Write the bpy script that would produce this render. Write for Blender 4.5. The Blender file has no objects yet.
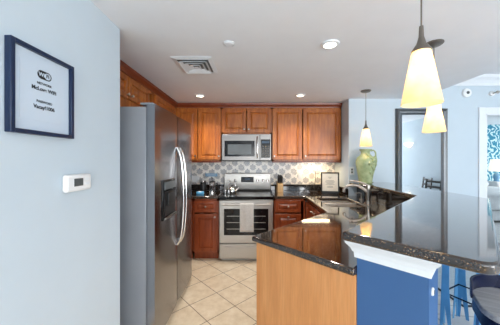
import bpy, bmesh, math, random
from mathutils import Vector, Matrix
R = math.radians
PI = math.pi
random.seed(4)
scn = bpy.context.scene
C = scn.collection

# ---------------------------------------------------------------- camera, world, light
EYE = 1.43
cam = bpy.data.cameras.new('camera'); camo = bpy.data.objects.new('camera', cam); C.objects.link(camo)
camo.location = (0, 0, EYE); camo.rotation_euler = (R(90), 0, 0)
cam.sensor_width = 36; cam.lens = 235 / 500 * 36; cam.clip_start = 0.02
cam.shift_x = -4 / 500; cam.shift_y = -2.5 / 500
scn.camera = camo

w = bpy.data.worlds.new('world'); scn.world = w; w.use_nodes = True
w.node_tree.nodes['Background'].inputs[0].default_value = (0.90, 0.95, 1.0, 1)
w.node_tree.nodes['Background'].inputs[1].default_value = 1.6

def area(name, loc, rot, sx, sy, power, col, spread=180):
    l = bpy.data.lights.new(name, 'AREA'); l.shape = 'RECTANGLE'; l.size = sx; l.size_y = sy
    l.energy = power; l.color = col; l.spread = R(spread)
    o = bpy.data.objects.new(name, l); C.objects.link(o); o.location = loc; o.rotation_euler = rot
    return o
# lamps added at two unseen rear windows for daylight, tilted to brighten the ceiling
area('window_fill', (0.5, -3.42, 1.3), (R(130), 0, 0), 2.3, 1.9, 50, (0.95, 0.98, 1.0))
area('window_fill', (3.4, -3.42, 1.3), (R(130), 0, 0), 2.3, 1.9, 108, (0.95, 0.98, 1.0))
area('bedroom_fill', (9.2, 5.2, 1.5), (0, R(90), 0), 2.0, 2.4, 60, (0.9, 0.96, 1.0))  # lamp added to brighten the bedroom, where no window is modelled

scn.view_settings.view_transform = 'Standard'; scn.view_settings.look = 'None'
scn.view_settings.gamma = 1; scn.view_settings.use_curve_mapping = False
scn.view_settings.exposure = 0.68

# ---------------------------------------------------------------- materials
def srgb(r, g, b):
    f = lambda c: (c / 255 / 12.92) if c / 255 <= 0.04045 else ((c / 255 + 0.055) / 1.055) ** 2.4
    return (f(r), f(g), f(b), 1)

class NT:
    def __init__(s, name):
        s.m = bpy.data.materials.new(name); s.m.use_nodes = True
        s.t = s.m.node_tree; s.b = s.t.nodes['Principled BSDF']
    def n(s, kind, **kw):
        x = s.t.nodes.new(kind)
        for k, v in kw.items(): setattr(x, k, v)
        return x
    def link(s, a, b): s.t.links.new(a, b)
    def coord(s, scale=(1, 1, 1), rot=(0, 0, 0)):
        tc = s.n('ShaderNodeTexCoord'); mp = s.n('ShaderNodeMapping')
        mp.inputs['Scale'].default_value = scale; mp.inputs['Rotation'].default_value = rot
        s.link(tc.outputs['Object'], mp.inputs[0]); return mp.outputs[0]
    def noise(s, vec, scale, detail=3, rough=0.5):
        x = s.n('ShaderNodeTexNoise'); x.inputs['Scale'].default_value = scale
        x.inputs['Detail'].default_value = detail; x.inputs['Roughness'].default_value = rough
        s.link(vec, x.inputs['Vector']); return x.outputs['Fac']
    def ramp(s, fac, stops):
        x = s.n('ShaderNodeValToRGB'); e = x.color_ramp.elements
        while len(e) < len(stops): e.new(0.5)
        for el, (p, c) in zip(e, stops): el.position = p; el.color = c
        s.link(fac, x.inputs[0]); return x.outputs[0]
    def math(s, op, a, b=None, clamp=False):
        x = s.n('ShaderNodeMath', operation=op); x.use_clamp = clamp
        for i, v in enumerate((a, b)):
            if v is None: continue
            if isinstance(v, (int, float)): x.inputs[i].default_value = v
            else: s.link(v, x.inputs[i])
        return x.outputs[0]
    def mix(s, fac, a, b):
        x = s.n('ShaderNodeMix', data_type='RGBA')
        for i, v in ((0, fac), (6, a), (7, b)):
            if isinstance(v, (int, float, tuple)): x.inputs[i].default_value = v
            else: s.link(v, x.inputs[i])
        return x.outputs[2]
    def bump(s, h, strength=0.2, dist=0.002):
        x = s.n('ShaderNodeBump'); x.inputs['Strength'].default_value = strength
        x.inputs['Distance'].default_value = dist
        s.link(h, x.inputs['Height']); s.link(x.outputs[0], s.b.inputs['Normal'])
    def set(s, **kw):
        for k, v in kw.items():
            i = s.b.inputs[k.replace('_', ' ')]
            if hasattr(v, 'is_linked') or isinstance(v, bpy.types.NodeSocket): s.link(v, i)
            else: i.default_value = v
        return s

def plain(name, col, rough=0.5, metal=0.0, var=0.04, scale=6, **kw):
    n = NT(name); f = n.noise(n.coord(), scale, 3)
    c2 = tuple(min(1, max(0, c * (1 + var * 3))) for c in col[:3]) + (1,)
    c1 = tuple(c * (1 - var * 3) for c in col[:3]) + (1,)
    n.set(Base_Color=n.ramp(f, [(0.3, c1), (0.7, c2)]), Roughness=rough, Metallic=metal, **kw)
    return n.m

def wood(name, dark, mid, light, rough=0.32, sc=(9, 9, 1.1), spec=0.5):
    n = NT(name); v = n.coord(sc)
    a = n.noise(v, 3.0, 5, 0.6)
    v2 = n.coord((55, 55, 2.2)); b = n.noise(v2, 3.0, 2)
    col = n.ramp(a, [(0.25, dark), (0.5, mid), (0.75, light)])
    d = tuple(c * 0.72 for c in mid[:3]) + (1,)
    bb = n.ramp(b, [(0.35, (0.35,) * 3 + (1,)), (0.6, (0, 0, 0, 1))])
    n.set(Base_Color=n.mix(bb, col, d), Roughness=rough)
    n.b.inputs['Specular IOR Level'].default_value = spec
    return n.m

def granite(name, base, brown, gold, rough=0.07):
    n = NT(name); v = n.coord()
    vo = n.n('ShaderNodeTexVoronoi'); vo.inputs['Scale'].default_value = 300; n.link(v, vo.inputs['Vector'])
    sep = n.n('ShaderNodeSeparateColor'); n.link(vo.outputs['Color'], sep.inputs[0])
    c = n.ramp(sep.outputs[0], [(0.0, base), (0.52, base), (0.60, brown), (0.93, brown), (0.96, gold)])
    c_n = n.t.nodes[-1]; 
    f = n.noise(v, 9, 4); cc = n.ramp(f, [(0.38, (0, 0, 0, 1)), (0.62, (1, 1, 1, 1))])
    n.set(Base_Color=n.mix(cc, c, n.mix(0.45, c, base)), Roughness=rough)
    n.b.inputs['IOR'].default_value = 1.45; n.b.inputs['Coat Weight'].default_value = 1.0; n.b.inputs['Coat Roughness'].default_value = 0.05; n.b.inputs['Coat IOR'].default_value = 1.52
    return n.m

M = {}
M['wall'] = plain('pale_blue_paint', srgb(198, 211, 220), 0.75, var=0.004)
M['ceil'] = plain('white_ceiling_paint', srgb(238, 240, 244), 0.9, var=0.004)
M['trim'] = plain('white_trim_paint', srgb(232, 236, 240), 0.4, var=0.004)
M['pony'] = plain('deep_blue_paint', srgb(54, 95, 144), 0.5, var=0.01)
M['cherry'] = wood('honey_cherry_wood', srgb(128, 64, 22), srgb(168, 94, 36), srgb(204, 128, 58))
M['cherry_shade'] = wood('shaded_cherry_wood', srgb(112, 46, 20), srgb(142, 64, 29), srgb(166, 82, 40))  # same cherry as the wall cabinets; the weaker light below is mixed in
M['crown'] = wood('dark_cherry_molding', srgb(96, 36, 14), srgb(122, 52, 22), srgb(140, 66, 30), sc=(1.5, 1.5, 9))
M['maple'] = wood('maple_end_veneer', srgb(196, 130, 74), srgb(212, 146, 88), srgb(222, 160, 104), 0.4, (5, 5, .6))
M['block'] = wood('pale_beech', srgb(180, 140, 92), srgb(204, 164, 114), srgb(220, 184, 136), 0.5)
M['grey_wood'] = wood('weathered_grey_wood', srgb(128, 126, 126), srgb(164, 163, 164), srgb(196, 195, 196), 0.45, (1.5, 22, 22))
M['granite'] = granite('brown_black_granite', srgb(18, 14, 12), srgb(66, 44, 29), srgb(164, 136, 106))
M['splash'] = granite('black_granite_splash', srgb(12, 11, 12), srgb(40, 30, 26), srgb(84, 70, 60))
def steel(name, col, rough, sc):
    n = NT(name); f = n.noise(n.coord(sc), 4, 3)
    n.set(Base_Color=n.ramp(f, [(0.3, tuple(c * .9 for c in col[:3]) + (1,)), (0.7, col)]), Metallic=1.0,
          Roughness=n.math('MULTIPLY_ADD', f, 0.1) if False else rough)
    return n.m
M['steel'] = steel('brushed_stainless_steel', srgb(140, 137, 134), 0.36, (2, 2, 120))
M['fridge'] = steel('dark_stainless_steel', srgb(154, 155, 160), 0.24, (120, 120, 1.5))
M['fridge_side'] = plain('grey_painted_steel', srgb(150, 154, 160), 0.45, 0.3, var=0.01)
M['stove_steel'] = steel('stove_stainless_steel', srgb(186, 182, 176), 0.38, (2, 2, 120))
M['sink_steel'] = steel('satin_sink_steel', srgb(214, 206, 196), 0.42, (30, 30, 2))
M['bright'] = steel('polished_metal', srgb(225, 222, 218), 0.12, (5, 5, 5))
M['nickel'] = steel('satin_nickel', srgb(188, 180, 170), 0.28, (9, 9, 9))
M['pewter'] = steel('pewter_frame_metal', srgb(120, 122, 124), 0.38, (4, 4, 30))
M['bronze'] = plain('dark_bronze', srgb(122, 114, 106), 0.35, 0.7)
M['black_glass'] = plain('black_glass', srgb(8, 8, 10), 0.10, IOR=1.35)
M['oven_glass'] = plain('smoked_oven_glass', srgb(22, 22, 24), 0.10, IOR=1.38)
M['black'] = plain('black_plastic', srgb(18, 18, 20), 0.4)
M['black_wood'] = plain('black_painted_wood', srgb(16, 15, 16), 0.45)
M['white'] = plain('white_plastic', srgb(235, 236, 236), 0.4, var=0.005)
M['screen'] = plain('grey_lcd', srgb(82, 88, 90), 0.3)
M['navy_frame'] = plain('navy_painted_frame', srgb(14, 34, 66), 0.35)
M['navy'] = plain('navy_enamel', srgb(14, 22, 52), 0.25)
M['blue_metal'] = plain('sky_blue_enamel', srgb(92, 158, 206), 0.3, 0.0)
M['paper'] = plain('printed_paper', srgb(200, 213, 226), 0.3, var=0.004)
M['cream_paper'] = plain('cream_paper', srgb(228, 218, 200), 0.6)
M['ink'] = plain('black_ink', srgb(20, 24, 30), 0.6)
M['grey_ink'] = plain('grey_ink', srgb(90, 86, 80), 0.6)
M['towel'] = plain('cream_terry_cloth', srgb(208, 204, 198), 0.95, var=0.03, scale=60)
M['ltblue'] = plain('light_blue_paint', srgb(120, 170, 206), 0.6)
M['cyan'] = plain('cyan_packaging', srgb(90, 170, 215), 0.5)
M['bed'] = plain('white_bedding', srgb(240, 240, 240), 0.9)
M['rug'] = plain('pale_blue_rug_pile', srgb(186, 202, 212), 0.95, var=0.03, scale=40)
M['rug_edge'] = plain('charcoal_rug_binding', srgb(60, 66, 74), 0.9)

def m_vase():
    n = NT('sage_green_glaze'); f = n.noise(n.coord(), 14, 4)
    n.set(Base_Color=n.ramp(f, [(0.3, srgb(142, 156, 112)), (0.7, srgb(182, 192, 148))]), Roughness=0.22); return n.m
M['vase'] = m_vase()
def m_shade(name, strength):
    n = NT(name)
    n.set(Base_Color=srgb(250, 236, 205), Roughness=0.5)
    n.b.inputs['Emission Color'].default_value = srgb(255, 232, 190); n.b.inputs['Emission Strength'].default_value = strength
    tr = n.n('ShaderNodeBsdfTranslucent'); f = n.noise(n.coord(), 30, 4)
    n.link(n.ramp(f, [(0.3, srgb(255, 226, 180)), (0.7, srgb(255, 240, 210))]), tr.inputs[0])
    mx = n.n('ShaderNodeMixShader'); mx.inputs[0].default_value = 0.6
    out = n.t.nodes['Material Output']
    n.link(n.b.outputs[0], mx.inputs[1]); n.link(tr.outputs[0], mx.inputs[2]); n.link(mx.outputs[0], out.inputs[0]); return n.m
M['shade'] = m_shade('amber_glass_shade', 0.14)
def m_emit(name, col, s):
    n = NT(name); n.set(Base_Color=col); n.b.inputs['Emission Color'].default_value = col
    n.b.inputs['Emission Strength'].default_value = s; return n.m
M['lens'] = m_emit('lit_lamp_lens', srgb(255, 240, 215), 3.0)
M['bulb'] = m_emit('lit_bulb', srgb(255, 236, 200), 14.0)
M['sconce'] = m_emit('lit_alabaster', srgb(255, 240, 215), 2.6)
M['bedshade'] = m_emit('lit_lamp_shade', srgb(255, 246, 225), 0.5)
M['display'] = m_emit('lit_display', srgb(60, 80, 100), 0.02)
def m_mirror():
    n = NT('mirror_silver'); n.set(Base_Color=(0.57, 0.60, 0.62, 1), Metallic=1.0, Roughness=0.01); return n.m
M['mirror'] = m_mirror()
def m_glass():
    n = NT('clear_window_glass'); n.set(Base_Color=(1, 1, 1, 1), Roughness=0.0, IOR=1.45)
    n.b.inputs['Transmission Weight'].default_value = 1.0; return n.m
M['glass'] = m_glass()

def m_tile():
    n = NT('beige_diagonal_tile')
    tc = n.n('ShaderNodeTexCoord'); mp = n.n('ShaderNodeMapping')
    mp.inputs['Location'].default_value = (0, 0, 0)
    n.link(tc.outputs['Object'], mp.inputs[0])
    # rotate so grid axes run along 43.3 and 133.3 degrees, anchored at a joint crossing
    a = R(43.3); p0 = (-.404, 2.532)
    sep = n.n('ShaderNodeSeparateXYZ'); n.link(mp.outputs[0], sep.inputs[0])
    dx = n.math('SUBTRACT', sep.outputs[0], p0[0]); dy = n.math('SUBTRACT', sep.outputs[1], p0[1])
    T = 0.3165
    u = n.math('DIVIDE', n.math('ADD', n.math('MULTIPLY', dx, math.cos(a)), n.math('MULTIPLY', dy, math.sin(a))), T)
    v = n.math('DIVIDE', n.math('SUBTRACT', n.math('MULTIPLY', dy, math.cos(a)), n.math('MULTIPLY', dx, math.sin(a))), T)
    def edge(q):
        fr = n.math('SUBTRACT', q, n.math('FLOOR', q)); return n.math('ABSOLUTE', n.math('SUBTRACT', fr, 0.5))
    m = n.math('MAXIMUM', edge(u), edge(v))
    grout = n.math('GREATER_THAN', m, 0.5 - 0.0035 / T)
    cu = n.math('FLOOR', u); cv = n.math('FLOOR', v)
    cmb = n.n('ShaderNodeCombineXYZ'); n.link(cu, cmb.inputs[0]); n.link(cv, cmb.inputs[1])
    wn = n.n('ShaderNodeTexWhiteNoise'); n.link(cmb.outputs[0], wn.inputs['Vector'])
    f = n.noise(mp.outputs[0], 11, 5, 0.65)
    base = n.ramp(f, [(0.3, srgb(206, 186, 156)), (0.55, srgb(222, 205, 178)), (0.75, srgb(232, 219, 196))])
    base = n.mix(n.math('MULTIPLY', wn.outputs['Value'], 0.22), base, srgb(200, 176, 142))
    n.set(Base_Color=n.mix(grout, base, srgb(118, 98, 80)), Roughness=0.28)
    n.bump(n.math('SUBTRACT', 1.0, grout), 0.5, 0.002); return n.m
M['tile'] = m_tile()
def m_plank():
    n = NT('whitewashed_plank_floor'); v = n.coord((1, 1, 1), (0, 0, R(8)))
    br = n.n('ShaderNodeTexBrick'); br.inputs['Scale'].default_value = 1.0
    br.inputs['Brick Width'].default_value = 0.9; br.inputs['Row Height'].default_value = 0.16
    br.inputs['Mortar Size'].default_value = 0.0035
    br.inputs['Color1'].default_value = srgb(236, 236, 234); br.inputs['Color2'].default_value = srgb(224, 224, 222)
    br.inputs['Mortar'].default_value = srgb(140, 142, 146)
    n.link(v, br.inputs['Vector']); n.set(Base_Color=br.outputs['Color'], Roughness=0.3); return n.m
M['plank'] = m_plank()
def m_backsplash():
    n = NT('floral_medallion_tile'); tc = n.n('ShaderNodeTexCoord')
    sep = n.n('ShaderNodeSeparateXYZ'); n.link(tc.outputs['Object'], sep.inputs[0])
    wob = n.math('MULTIPLY', n.math('SUBTRACT', n.noise(tc.outputs['Object'], 9, 2), 0.5), 0.055)
    X, Z = n.math('ADD', sep.outputs[0], wob), n.math('SUBTRACT', sep.outputs[2], wob)
    A, H = 0.200, 0.145
    def lat(ox, oz):
        q = n.math('ADD', n.math('DIVIDE', X, A), ox); p = n.math('ADD', n.math('DIVIDE', Z, H), oz)
        uu = n.math('MULTIPLY', n.math('SUBTRACT', n.math('SUBTRACT', q, n.math('FLOOR', q)), 0.5), A)
        vv = n.math('MULTIPLY', n.math('SUBTRACT', n.math('SUBTRACT', p, n.math('FLOOR', p)), 0.5), H)
        r = n.math('SQRT', n.math('ADD', n.math('MULTIPLY', uu, uu), n.math('MULTIPLY', vv, vv)))
        ang = n.math('ARCTAN2', n.math('ADD', vv, 0.03), uu)
        pet = n.math('MULTIPLY', n.math('ADD', n.math('SINE', n.math('MULTIPLY', ang, 15)), 1), 0.5)
        ring = n.math('MULTIPLY', n.math('ADD', n.math('SINE', n.math('MULTIPLY', r, 330)), 1), 0.5)
        edge = n.math('ADD', 0.050, n.math('MULTIPLY', n.math('SINE', n.math('MULTIPLY', ang, 9)), 0.005))
        ins = n.math('LESS_THAN', r, edge)
        pat = n.math('ADD', 0.22, n.math('MULTIPLY', n.math('MULTIPLY', pet, ring), 0.9), True)
        return n.math('MULTIPLY', ins, n.math('SUBTRACT', 1.02, pat), True)
    m = n.math('MAXIMUM', lat(0.1, 0.0), lat(0.6, 0.5))
    f = n.noise(tc.outputs['Object'], 7, 3)
    c = n.ramp(f, [(0.35, srgb(112, 124, 148)), (0.65, srgb(140, 138, 144))])
    n.set(Base_Color=n.mix(m, srgb(250, 246, 238), c), Roughness=0.25); return n.m
M['backsplash'] = m_backsplash()
def m_wallpaper():
    n = NT('teal_damask_wallpaper'); v = n.coord()
    wv = n.n('ShaderNodeTexWave'); wv.inputs['Scale'].default_value = 2.2; wv.inputs['Distortion'].default_value = 14
    wv.inputs['Detail'].default_value = 3; wv.inputs['Detail Scale'].default_value = 2.2; n.link(v, wv.inputs['Vector'])
    n.set(Base_Color=n.ramp(wv.outputs['Fac'], [(0.3, srgb(34, 128, 156)), (0.6, srgb(104, 176, 192)), (0.8, srgb(206, 228, 230))]), Roughness=0.7); return n.m
M['wallpaper'] = m_wallpaper()

# ---------------------------------------------------------------- mesh helpers
class MB:
    def __init__(s): s.bm = bmesh.new()
    def box(s, x0, x1, y0, y1, z0, z1, mat=None):
        r = bmesh.ops.create_cube(s.bm, size=1)
        T = Matrix.Translation(((x0 + x1) / 2, (y0 + y1) / 2, (z0 + z1) / 2)) @ Matrix.Diagonal((x1 - x0, y1 - y0, z1 - z0, 1))
        if mat is not None: T = mat @ T
        bmesh.ops.transform(s.bm, matrix=T, verts=r['verts']); return s
    def cyl(s, p, q, r0, r1=None, seg=20, caps=True):
        r1 = r0 if r1 is None else r1; p = Vector(p); q = Vector(q); d = q - p
        r = bmesh.ops.create_cone(s.bm, cap_ends=caps, segments=seg, radius1=r0, radius2=r1, depth=d.length)
        T = Matrix.Translation((p + q) / 2) @ d.to_track_quat('Z', 'Y').to_matrix().to_4x4()
        bmesh.ops.transform(s.bm, matrix=T, verts=r['verts']); return s
    def ball(s, c, r, sc=(1, 1, 1), seg=14):
        k = bmesh.ops.create_uvsphere(s.bm, u_segments=seg, v_segments=seg // 2 + 2, radius=r)
        bmesh.ops.transform(s.bm, matrix=Matrix.Translation(c) @ Matrix.Diagonal((*sc, 1)), verts=k['verts']); return s
    def lathe(s, prof, c=(0, 0, 0), seg=32, closed=False):
        rings = []
        for r, z in prof:
            rings.append([s.bm.verts.new((c[0] + r * math.cos(2 * PI * i / seg), c[1] + r * math.sin(2 * PI * i / seg), c[2] + z)) for i in range(seg)])
        for a, b in zip(rings, rings[1:] + ([rings[0]] if closed else [])):
            for i in range(seg):
                j = (i + 1) % seg; s.bm.faces.new((a[i], a[j], b[j], b[i]))
        if not closed:
            for ring, rev in ((rings[0], True), (rings[-1], False)):
                if prof[0 if rev else -1][0] > 1e-5: s.bm.faces.new(ring[::-1] if rev else ring)
        bmesh.ops.remove_doubles(s.bm, verts=s.bm.verts, dist=1e-6)
        return s
    def tube(s, pts, rad, seg=10):
        pts = [Vector(p) for p in pts]; n = len(pts)
        rad = rad if isinstance(rad, (list, tuple)) else [rad] * n
        up = Vector((0, 0, 1)); prev = None; rings = []
        for i, p in enumerate(pts):
            t = (pts[min(i + 1, n - 1)] - pts[max(i - 1, 0)]).normalized()
            if prev is None:
                a = t.cross(up)
                if a.length < 1e-3: a = t.cross(Vector((1, 0, 0)))
                a.normalize()
            else:
                a = prev - t * prev.dot(t); a.normalize()
            prev = a; b = t.cross(a)
            rings.append([s.bm.verts.new(p + (a * math.cos(2 * PI * k / seg) + b * math.sin(2 * PI * k / seg)) * rad[i]) for k in range(seg)])
        for A, B in zip(rings, rings[1:]):
            for k in range(seg):
                j = (k + 1) % seg; s.bm.faces.new((A[k], A[j], B[j], B[k]))
        s.bm.faces.new(rings[0][::-1]); s.bm.faces.new(rings[-1]); return s
    def prism(s, outer, z0, z1, holes=()):
        for z in (z0, z1):
            pass
        loops = [outer] + list(holes); bot = []; edges = []
        for lp in loops:
            vs = [s.bm.verts.new((x, y, z0)) for x, y in lp]; bot.append(vs)
            edges += [s.bm.edges.new((vs[i], vs[(i + 1) % len(vs)])) for i in range(len(vs))]
        if holes:
            r = bmesh.ops.triangle_fill(s.bm, use_beauty=True, use_dissolve=False, edges=edges)
            fs = [f for f in r['geom'] if isinstance(f, bmesh.types.BMFace)]
        else:
            fs = [s.bm.faces.new(bot[0])]
        ex = bmesh.ops.extrude_face_region(s.bm, geom=fs)
        vs = [v for v in ex['geom'] if isinstance(v, bmesh.types.BMVert)]
        bmesh.ops.translate(s.bm, vec=(0, 0, z1 - z0), verts=vs)
        bmesh.ops.recalc_face_normals(s.bm, faces=s.bm.faces); return s
    def rings(s, loops):     # loft of equal length point loops, ends capped
        rs = [[s.bm.verts.new(p) for p in lp] for lp in loops]
        for A, B in zip(rs, rs[1:]):
            for k in range(len(A)):
                j = (k + 1) % len(A); s.bm.faces.new((A[k], A[j], B[j], B[k]))
        s.bm.faces.new(rs[0][::-1]); s.bm.faces.new(rs[-1]); return s
    def xf(s, m): bmesh.ops.transform(s.bm, matrix=m, verts=s.bm.verts); return s
    def build(s, name, mat, parent=None, bevel=0, seg=2, smooth=False, subd=0):
        bmesh.ops.recalc_face_normals(s.bm, faces=s.bm.faces)
        me = bpy.data.meshes.new(name); s.bm.to_mesh(me); s.bm.free()
        me.materials.append(M[mat] if isinstance(mat, str) else mat)
        o = bpy.data.objects.new(name, me); C.objects.link(o)
        if parent: o.parent = parent
        if bevel:
            b = o.modifiers.new('bevel', 'BEVEL'); b.width = bevel; b.segments = seg; b.limit_method = 'ANGLE'; b.angle_limit = R(35)
        if subd:
            k = o.modifiers.new('sub', 'SUBSURF'); k.levels = subd; k.render_levels = subd
        if smooth or bevel:
            for p in me.polygons: p.use_smooth = True
            me.set_sharp_from_angle(angle=R(38))
        return o

def tag(o, label=None, cat=None, group=None, kind=None):
    if label: o['label'] = label
    if cat: o['category'] = cat
    if group: o['group'] = group
    if kind: o['kind'] = kind
    return o
def thing(name, loc, rz, label, cat, group=None):
    o = bpy.data.objects.new(name, None); C.objects.link(o); o.location = loc; o.rotation_euler = (0, 0, rz)
    o.empty_display_size = 0.05
    return tag(o, label, cat, group)
def struct(o): o['kind'] = 'structure'; return o
def copy_tree(o, parent=None):
    c = o.copy(); C.objects.link(c)
    if parent: c.parent = parent
    for ch in list(o.children): copy_tree(ch, c)
    return c
S2 = math.sqrt(2)
def P(u, v): return ((u + v) / S2, (u - v) / S2)
def chaikin(pts, it=2):
    pts = [Vector(p) for p in pts]
    for _ in range(it):
        q = [pts[0]]
        for a, b in zip(pts, pts[1:]): q += [a * .75 + b * .25, a * .25 + b * .75]
        pts = q + [pts[-1]]
    return pts
def text_mesh(name, body, size, mat, parent, m, bold=0.0):
    cu = bpy.data.curves.new(name, 'FONT'); cu.body = body; cu.size = size; cu.align_x = 'CENTER'; cu.align_y = 'CENTER'
    cu.extrude = 0.0003; cu.offset = bold
    t = bpy.data.objects.new(name, cu); C.objects.link(t)
    dg = bpy.context.evaluated_depsgraph_get(); dg.update()
    me = bpy.data.meshes.new_from_object(t.evaluated_get(dg)); bpy.data.objects.remove(t)
    me.transform(m); me.materials.clear(); me.materials.append(M[mat])
    o = bpy.data.objects.new(name, me); C.objects.link(o); o.parent = parent; return o

# ---------------------------------------------------------------- the setting
LOW, HIGH = 2.315, 2.645
XL, XA, XR = -0.907, -1.57, 4.9          # left wall, fridge alcove, right wall
YB, YW, YN = 4.0, 3.40, -3.5             # kitchen back wall, blue wall, wall behind the camera
XE = 1.370                               # where the kitchen alcove meets the blue wall
struct(MB().box(XA - .12, XL, YN, 1.59, 0, LOW).build('wall_left', 'wall'))
struct(MB().box(XA - .12, XA, 1.592, YB + .12, 0, LOW).build('wall_alcove', 'wall'))
struct(MB().box(XA + .002, XE, YB, YB + .12, 0, LOW).build('wall_back', 'wall'))
DX0, DX1, DH = 3.34, 4.22, 2.09
wr = MB().box(XE + .002, DX0, YW, YW + .14, 0, HIGH).box(DX1, XR, YW, YW + .14, 0, HIGH).box(DX0, DX1, YW, YW + .14, DH, HIGH)
wr.box(XE + .002, XE + .14, YW + .14, YB + .12, 0, LOW)
struct(wr.build('wall_right', 'wall'))
struct(MB().box(XR + .002, XR + .12, YN, YW + .14, 0, HIGH).build('wall_side', 'wall'))
# wall behind the camera with two wide windows
wb = MB().box(XA - .12, -.7, YN - .14, YN - .002, 0, HIGH).box(1.7, 2.2, YN - .14, YN - .002, 0, HIGH).box(4.6, XR + .12, YN - .14, YN - .002, 0, HIGH)
wb.box(-.7, 1.7, YN - .14, YN - .002, 2.3, HIGH).box(2.2, 4.6, YN - .14, YN - .002, 2.3, HIGH)
wb.box(-.7, 1.7, YN - .14, YN - .002, 0, .3).box(2.2, 4.6, YN - .14, YN - .002, 0, .3)
struct(wb.build('wall_rear', 'wall'))
for i, (a, b) in enumerate(((-.7, 1.7), (2.2, 4.6))):
    f = MB()
    for x in (a + .03, (a + b) / 2, b - .03): f.box(x - .03, x + .03, YN - .1, YN - .05, .3, 2.3)
    f.box(a, b, YN - .1, YN - .05, .3, .36).box(a, b, YN - .1, YN - .05, 2.24, 2.3)
    wo = struct(f.build('window_%d' % (i + 1), 'trim'))
kit = [(XA - .12, YN), (2.37, YN), (2.37, YW), (XE + .14, YW), (XE + .14, YB + .12), (XA - .12, YB + .12)]
struct(MB().prism(kit, LOW + .001, LOW + .34).build('ceiling', 'ceil'))
struct(MB().box(2.371, XR + .12, YN - .14, YW + .14, HIGH + .001, HIGH + .1).build('ceiling_dining', 'ceil'))
# floors
border = [(.68, YN), (.68, .93), P(1.3, -.3), (1.56, 2.02), (1.56, YW)]
struct(MB().prism([(XA, YN)] + border + [(XE, YW), (XE, YB), (XA, YB)], -.06, 0).build('floor', 'tile'))
struct(MB().prism([(x + .0005, y) for x, y in border] + [(DX0, YW), (DX0, YW + .14), (DX1, YW + .14), (DX1, YW), (XR, YW), (XR, YN)], -.06, 0).build('floor_dining', 'plank'))
# crown molding on the blue wall of the dining side
cm = MB()
prof = [(0, 0), (-.012, 0), (-.02, .03), (-.05, .07), (-.085, .1), (-.095, .13), (-.095, .14), (0, .14)]
cm.rings([[(2.372, YW - .001 + y, HIGH - .142 + z) for y, z in prof], [(XR, YW - .001 + y, HIGH - .142 + z) for y, z in prof]])
struct(cm.build('trim_1', 'trim'))
# door casing
dc = MB()
for a, b in ((DX0 - .1, DX0), (DX1, DX1 + .1)): dc.box(a, b, YW - .022, YW - .001, 0, DH + .1)
dc.box(DX0, DX1, YW - .022, YW - .001, DH, DH + .1)
dc.box(DX0, DX0 + .018, YW - .02, YW + .15, 0, DH).box(DX1 - .018, DX1, YW - .02, YW + .15, 0, DH).box(DX0, DX1, YW - .02, YW + .15, DH - .018, DH)
struct(dc.build('trim_2', 'trim', bevel=.004))
struct(MB().box(1.66, DX0 - .102, YW - .016, YW - .001, .001, .11).box(DX1 + .102, XR, YW - .016, YW - .001, .001, .11).build('baseboard_right', 'trim', bevel=.004))
struct(MB().box(XR - .016, XR, YN, YW - .02, .001, .11).build('baseboard_side', 'trim', bevel=.004))
struct(MB().box(XL + .001, XL + .015, YN, 1.59, .001, .11).build('baseboard_left', 'trim', bevel=.004))
# bedroom past the doorway
struct(MB().box(2.5, 9.6, 7.5, 7.62, 0, 2.56).build('wall_bedroom', 'wallpaper'))
struct(MB().box(2.38, 2.5, YW + .142, 7.62, 0, 2.56).build('wall_bedroom_left', 'wall'))
struct(MB().box(XR + .13, 9.6, YW + .02, YW + .14, 0, 2.56).build('wall_bedroom_front', 'wall'))
struct(MB().box(9.6, 9.7, YW, 7.62, 0, 2.56).build('wall_bedroom_right', 'wall'))
struct(MB().box(2.38, 9.7, YW + .142, 7.62, 2.561, 2.63).build('ceiling_bedroom', 'ceil'))
struct(MB().box(2.5, 9.6, YW + .141, 7.5, -.06, 0).build('floor_bedroom', 'plank'))

# pony wall carrying the bar
pillar = [P(1.146, -.448), P(1.146, -.168), P(1.376, -.168), P(1.376, -.328), (1.62, 2.084), (1.62, YW - .002), (1.50, YW - .002), (1.50, 2.133)]
struct(MB().prism(pillar, .001, 1.068).build('wall_bar', 'pony'))
# white molding round the end pillar of the pony wall
def mold_loop(d, z):
    return [(*P(1.146 - d, -.448 - d), z), (*P(1.146 - d, -.168 + d), z), (*P(1.376 + d, -.168 + d), z), (*P(1.376 + d, -.328), z), (*P(1.376, -.328), z), (*P(1.376, -.172), z), (*P(1.15, -.172), z), (*P(1.15, -.448 - d), z)]
ml = MB()
def molding(pts):
    for (a0, z0), (a1, z1) in zip(pts, pts[1:]): pass
prof = [(.0, .965), (.008, .965), (.010, .990), (.016, .996), (.022, 1.012), (.040, 1.035), (.044, 1.066), (.0, 1.066)]
def path_sweep(mb, corners, prof):      # corners: list of functions d -> (x, y)
    cols = [[mb.bm.verts.new((*c(d), z)) for d, z in prof] for c in corners]
    for A, B in zip(cols, cols[1:]):
        for k in range(len(prof)):
            j = (k + 1) % len(prof); mb.bm.faces.new((A[k], A[j], B[j], B[k]))
    mb.bm.faces.new(cols[0]); mb.bm.faces.new(cols[-1][::-1])
e = .001
path_sweep(ml, [lambda d: P(1.17, -.448 - e - d), lambda d: P(1.146 - e - d, -.448 - e - d), lambda d: P(1.146 - e - d, -.168 + e + d),
                lambda d: P(1.376 + e + d, -.168 + e + d), lambda d: P(1.376 + e + d, -.32)], prof)
struct(ml.build('trim_3', 'trim'))
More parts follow.
